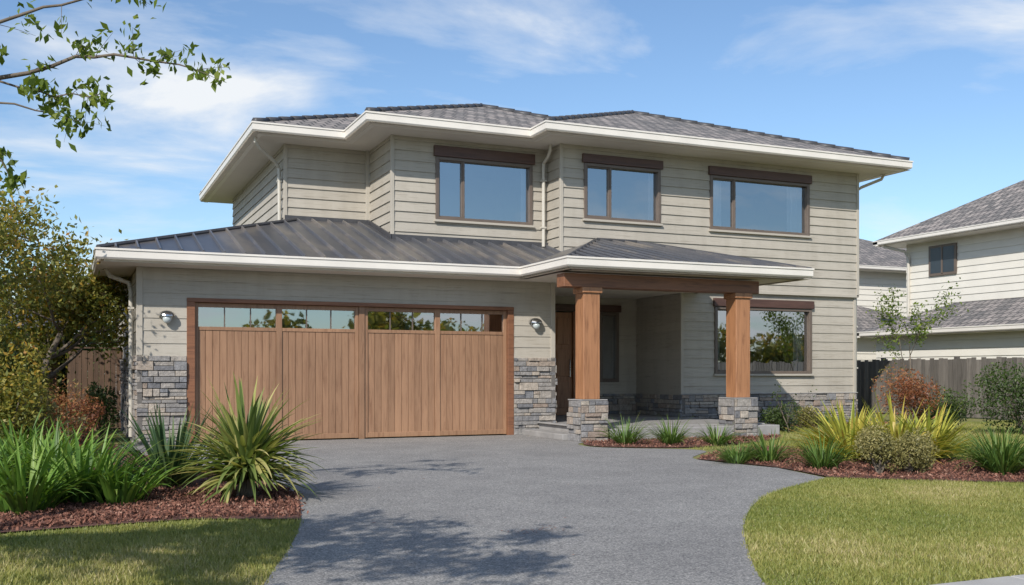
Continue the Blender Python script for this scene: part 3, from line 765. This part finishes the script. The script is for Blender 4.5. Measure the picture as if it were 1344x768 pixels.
e=empty('garden_shed'); m=MB(); m.box(-3.2,-.35,24.5,27.5,0,2.1); m.build('shed_walls',M_bfence,e)
m=MB(); m.hexa([(-3.4,24.2,2.05),(-.1,24.2,2.05),(-.1,27.7,2.05),(-3.4,27.7,2.05),(-3.4,25.9,2.75),(-.1,25.9,2.75),(-.1,26.0,2.75),(-3.4,26.0,2.75)]); m.build('shed_roof',M_metal,e)

# ------------------------------------------------------------ neighbours
M_nw=simple('neighbour_siding',(.68,.65,.58),.6,.04,2,bs=.05,rnd=.05)
def neighbour(name,boxes,win=()):
    e=empty(name); w=MB(); r=MB(); g=MB(); gl=MB(); f=MB()
    for (x0,x1,y0,y1,z1,ov,s) in boxes:
        siding(w,(x0,y0),LX,LN,y1-y0,0,z1,h=.22); siding(w,(x0,y0),FX,FN,x1-x0,0,z1,h=.22); siding(w,(x0,y1),FX,BN,x1-x0,0,z1,h=.22); siding(w,(x1,y0),RX,RN,y1-y0,0,z1,h=.22)
        X0,X1,Y0,Y1=x0-ov,x1+ov,y0-ov,y1+ov; h=min(X1-X0,Y1-Y0)/2; z=z1+.16; zt=z+h*s
        if X1-X0<Y1-Y0: E,F=((X0+X1)/2,Y0+h,zt),((X0+X1)/2,Y1-h,zt)
        else: E,F=(X0+h,(Y0+Y1)/2,zt),(X1-h,(Y0+Y1)/2,zt)
        A,B,C,D=(X0,Y0,z),(X1,Y0,z),(X1,Y1,z),(X0,Y1,z)
        if X1-X0<Y1-Y0: fs=[([A,B,E],0),([B,C,F,E],1),([C,D,F],0),([D,A,E,F],1)]
        else: fs=[([A,B,F,E],0),([B,C,F],1),([C,D,E,F],0),([D,A,E],1)]
        for q,mm in fs: r.poly(q,mm)
        gutter(g,[(X0,Y1),(X0,Y0),(X1,Y0),(X1,Y1),(X0,Y1)],z1-.02,z1+.17)
        g.poly([(X0+.02,Y0+.02,z1),(X1-.02,Y0+.02,z1),(X1-.02,Y1-.02,z1),(X0+.02,Y1-.02,z1)])
    for (x,y0,y1,z0,z1) in win:
        f.box(x-.07,x+.02,y0,y1,z0,z1); gl.poly([(x-.075,y0+.08,z0+.08),(x-.075,y1-.08,z0+.08),(x-.075,y1-.08,z1-.08),(x-.075,y0+.08,z1-.08)])
        f.box(x-.09,x-.07,(y0+y1)/2-.03,(y0+y1)/2+.03,z0+.05,z1-.05)
    w.build('walls',M_nw,e); r.build('roof',[M_tile,M_tile2],e); g.build('gutters',M_white,e,fixn=True)
    if win:
        f.build('window_frames',M_frame,e)
        gm=simple('dark_glass',(.03,.04,.05),.05,.1,3,bs=0); gl.build('window_glass',gm,e)
        pp=MB(); pp.tube([(24.9,25.9,5.3),(25.3,25.4,5.1),(25.42,25.35,4.9),(25.42,25.35,.1)],[.05]*4,8); pp.build('downpipe',M_pipe,e)
neighbour('neighbour_house',[(25.5,34,12.0,25.5,5.33,.75,.55),(22.3,25.4,14.5,23.5,2.15,.45,.42)],[(25.5,23.4,24.5,4.2,5.17)])
neighbour('background_house',[(26.5,36,31,41,5.1,.6,.4),(23.6,30,27.5,33,2.3,.5,.4)])

# ------------------------------------------------------------ distant vegetation
def mass(name,items,n,size,mat):
    Ps=[];Rr=[]
    for (x,y,r,h) in items:
        k=n; lump=rng.normal(size=(9,3)); lump/=np.linalg.norm(lump,axis=1)[:,None]; lump*=.5
        idx=rng.integers(0,9,k); d=rng.normal(size=(k,3)); d/=np.linalg.norm(d,axis=1)[:,None]
        q=lump[idx]+d*(.55*rng.random(k)**.4)[:,None]
        Ps.append(np.column_stack([x+q[:,0]*r,y+q[:,1]*r,np.maximum(.1,h*.5+q[:,2]*h*.5)])); Rr.append(np.clip(rng.random(k)*.6+.4*(q[:,2]*.5+.5),0,1))
    V,F,R=leaves(np.concatenate(Ps),size,.7,0,np.concatenate(Rr)); np_mesh(name,V,F,mat,R)
it=[(-7+random.uniform(-1,1)-i*2.2,28+random.uniform(-2,4),2.2,random.uniform(3,5)) for i in range(5)]
it+=[(x+random.uniform(-2,2),62+random.uniform(-5,8),5,random.uniform(5,8)) for x in range(-50,95,7)]
mass('distant_trees',it,1500,.42,L_dk)
mass('street_trees',[(x+random.uniform(-2,2),-24+random.uniform(-3,3),3.6,random.uniform(3.2,5.2)) for x in range(-45,50,6)],2600,.36,L_aut)
mass('background_hedge',[(-1.8,23,1.3,2.6),(-3.5,22.5,1.4,2.9),(.3,26,1.0,2.6),(1.0,24.6,.7,2.2)],2600,.13,L_dk)
# leaf litter on the drive
Pp=np.column_stack([2.9+rng.normal(size=60)*.14,6.15+rng.normal(size=60)*.06,np.full(60,.014)])
Pq=np.column_stack([1.5+rng.random(90)*6,5+rng.random(90)*10,np.full(90,.014)])
Pall=np.concatenate([Pp,Pq]); V,F,R=leaves(Pall,.028,.5,0,None); V[:,2]=.012+np.abs(V[:,2]-.014)*.3; np_mesh('leaf_litter',V,F,M_chip,np.clip(R+.4,0,1))

# ------------------------------------------------------------ light, sky
AZ=math.radians(46); EL=math.radians(36)   # azimuth left of facade normal
Sd=Vector((-math.sin(AZ)*math.cos(EL),-math.cos(AZ)*math.cos(EL),math.sin(EL)))
sl=bpy.data.lights.new('sun','SUN'); sl.energy=5.0; sl.angle=math.radians(.55); sl.color=(1,.945,.87)
so_=bpy.data.objects.new('sun',sl); SC.collection.objects.link(so_); so_.rotation_euler=Sd.to_track_quat('Z','Y').to_euler(); so_.location=(-10,-10,15)
w=bpy.data.worlds.new('World'); SC.world=w; w.use_nodes=True; nt=w.node_tree; bg=nt.nodes['Background']
sk=N(nt,'ShaderNodeTexSky',sky_type='NISHITA'); sk.sun_disc=False; sk.sun_elevation=EL; sk.sun_rotation=math.atan2(Sd.x,Sd.y)%(2*math.pi)
sk.air_density=1.0; sk.dust_density=.4; sk.ozone_density=1.8
tc=N(nt,'ShaderNodeTexCoord'); sx=N(nt,'ShaderNodeSeparateXYZ'); nt.links.new(tc.outputs['Generated'],sx.inputs[0])
az=N(nt,'ShaderNodeMath',operation='MAXIMUM'); nt.links.new(sx.outputs[2],az.inputs[0]); az.inputs[1].default_value=0
ad=N(nt,'ShaderNodeMath',operation='ADD'); nt.links.new(az.outputs[0],ad.inputs[0]); ad.inputs[1].default_value=.14
cb=N(nt,'ShaderNodeCombineXYZ')
for i in (0,1):
    dv=N(nt,'ShaderNodeMath',operation='DIVIDE'); nt.links.new(sx.outputs[i],dv.inputs[0]); nt.links.new(ad.outputs[0],dv.inputs[1]); nt.links.new(dv.outputs[0],cb.inputs[i])
n1=noise(nt,1.25,12,.58,vec=cb.outputs[0],mscale=(.8,1.3,1),dist=.35,rot=(0,0,.5))
n2=noise(nt,.6,4,.5,vec=cb.outputs[0])
mm=N(nt,'ShaderNodeMath',operation='MULTIPLY'); nt.links.new(n1,mm.inputs[0]); nt.links.new(n2,mm.inputs[1])
lo=ramp(nt,az.outputs[0],[(0,(.095,.095,.095)),(.27,(0,0,0))])
m2=N(nt,'ShaderNodeMath',operation='ADD'); nt.links.new(mm.outputs[0],m2.inputs[0]); nt.links.new(lo,m2.inputs[1])
cf=ramp(nt,m2.outputs[0],[(.265,(0,0,0)),(.315,(.30,.30,.30)),(.385,(.95,.95,.95))])
tint=mixc(nt,sk.outputs[0],(.92,1.02,1.10),1,'MULTIPLY')
col=mixc(nt,tint,(6.5,6.7,6.9),cf)
nt.links.new(col,bg.inputs[0]); bg.inputs[1].default_value=.14

# ------------------------------------------------------------ camera
cam=bpy.data.cameras.new('camera'); co=bpy.data.objects.new('camera',cam); SC.collection.objects.link(co)
co.location=(0,0,1.07); co.rotation_euler=(math.radians(90),0,-math.atan2(.401,.916))
cam.sensor_width=36; cam.lens=1325/1344*36; cam.shift_y=(490-384)/1344; cam.clip_end=3000; cam.clip_start=.05
SC.camera=co
SC.view_settings.view_transform='Standard'; SC.view_settings.look='None'; SC.view_settings.exposure=0
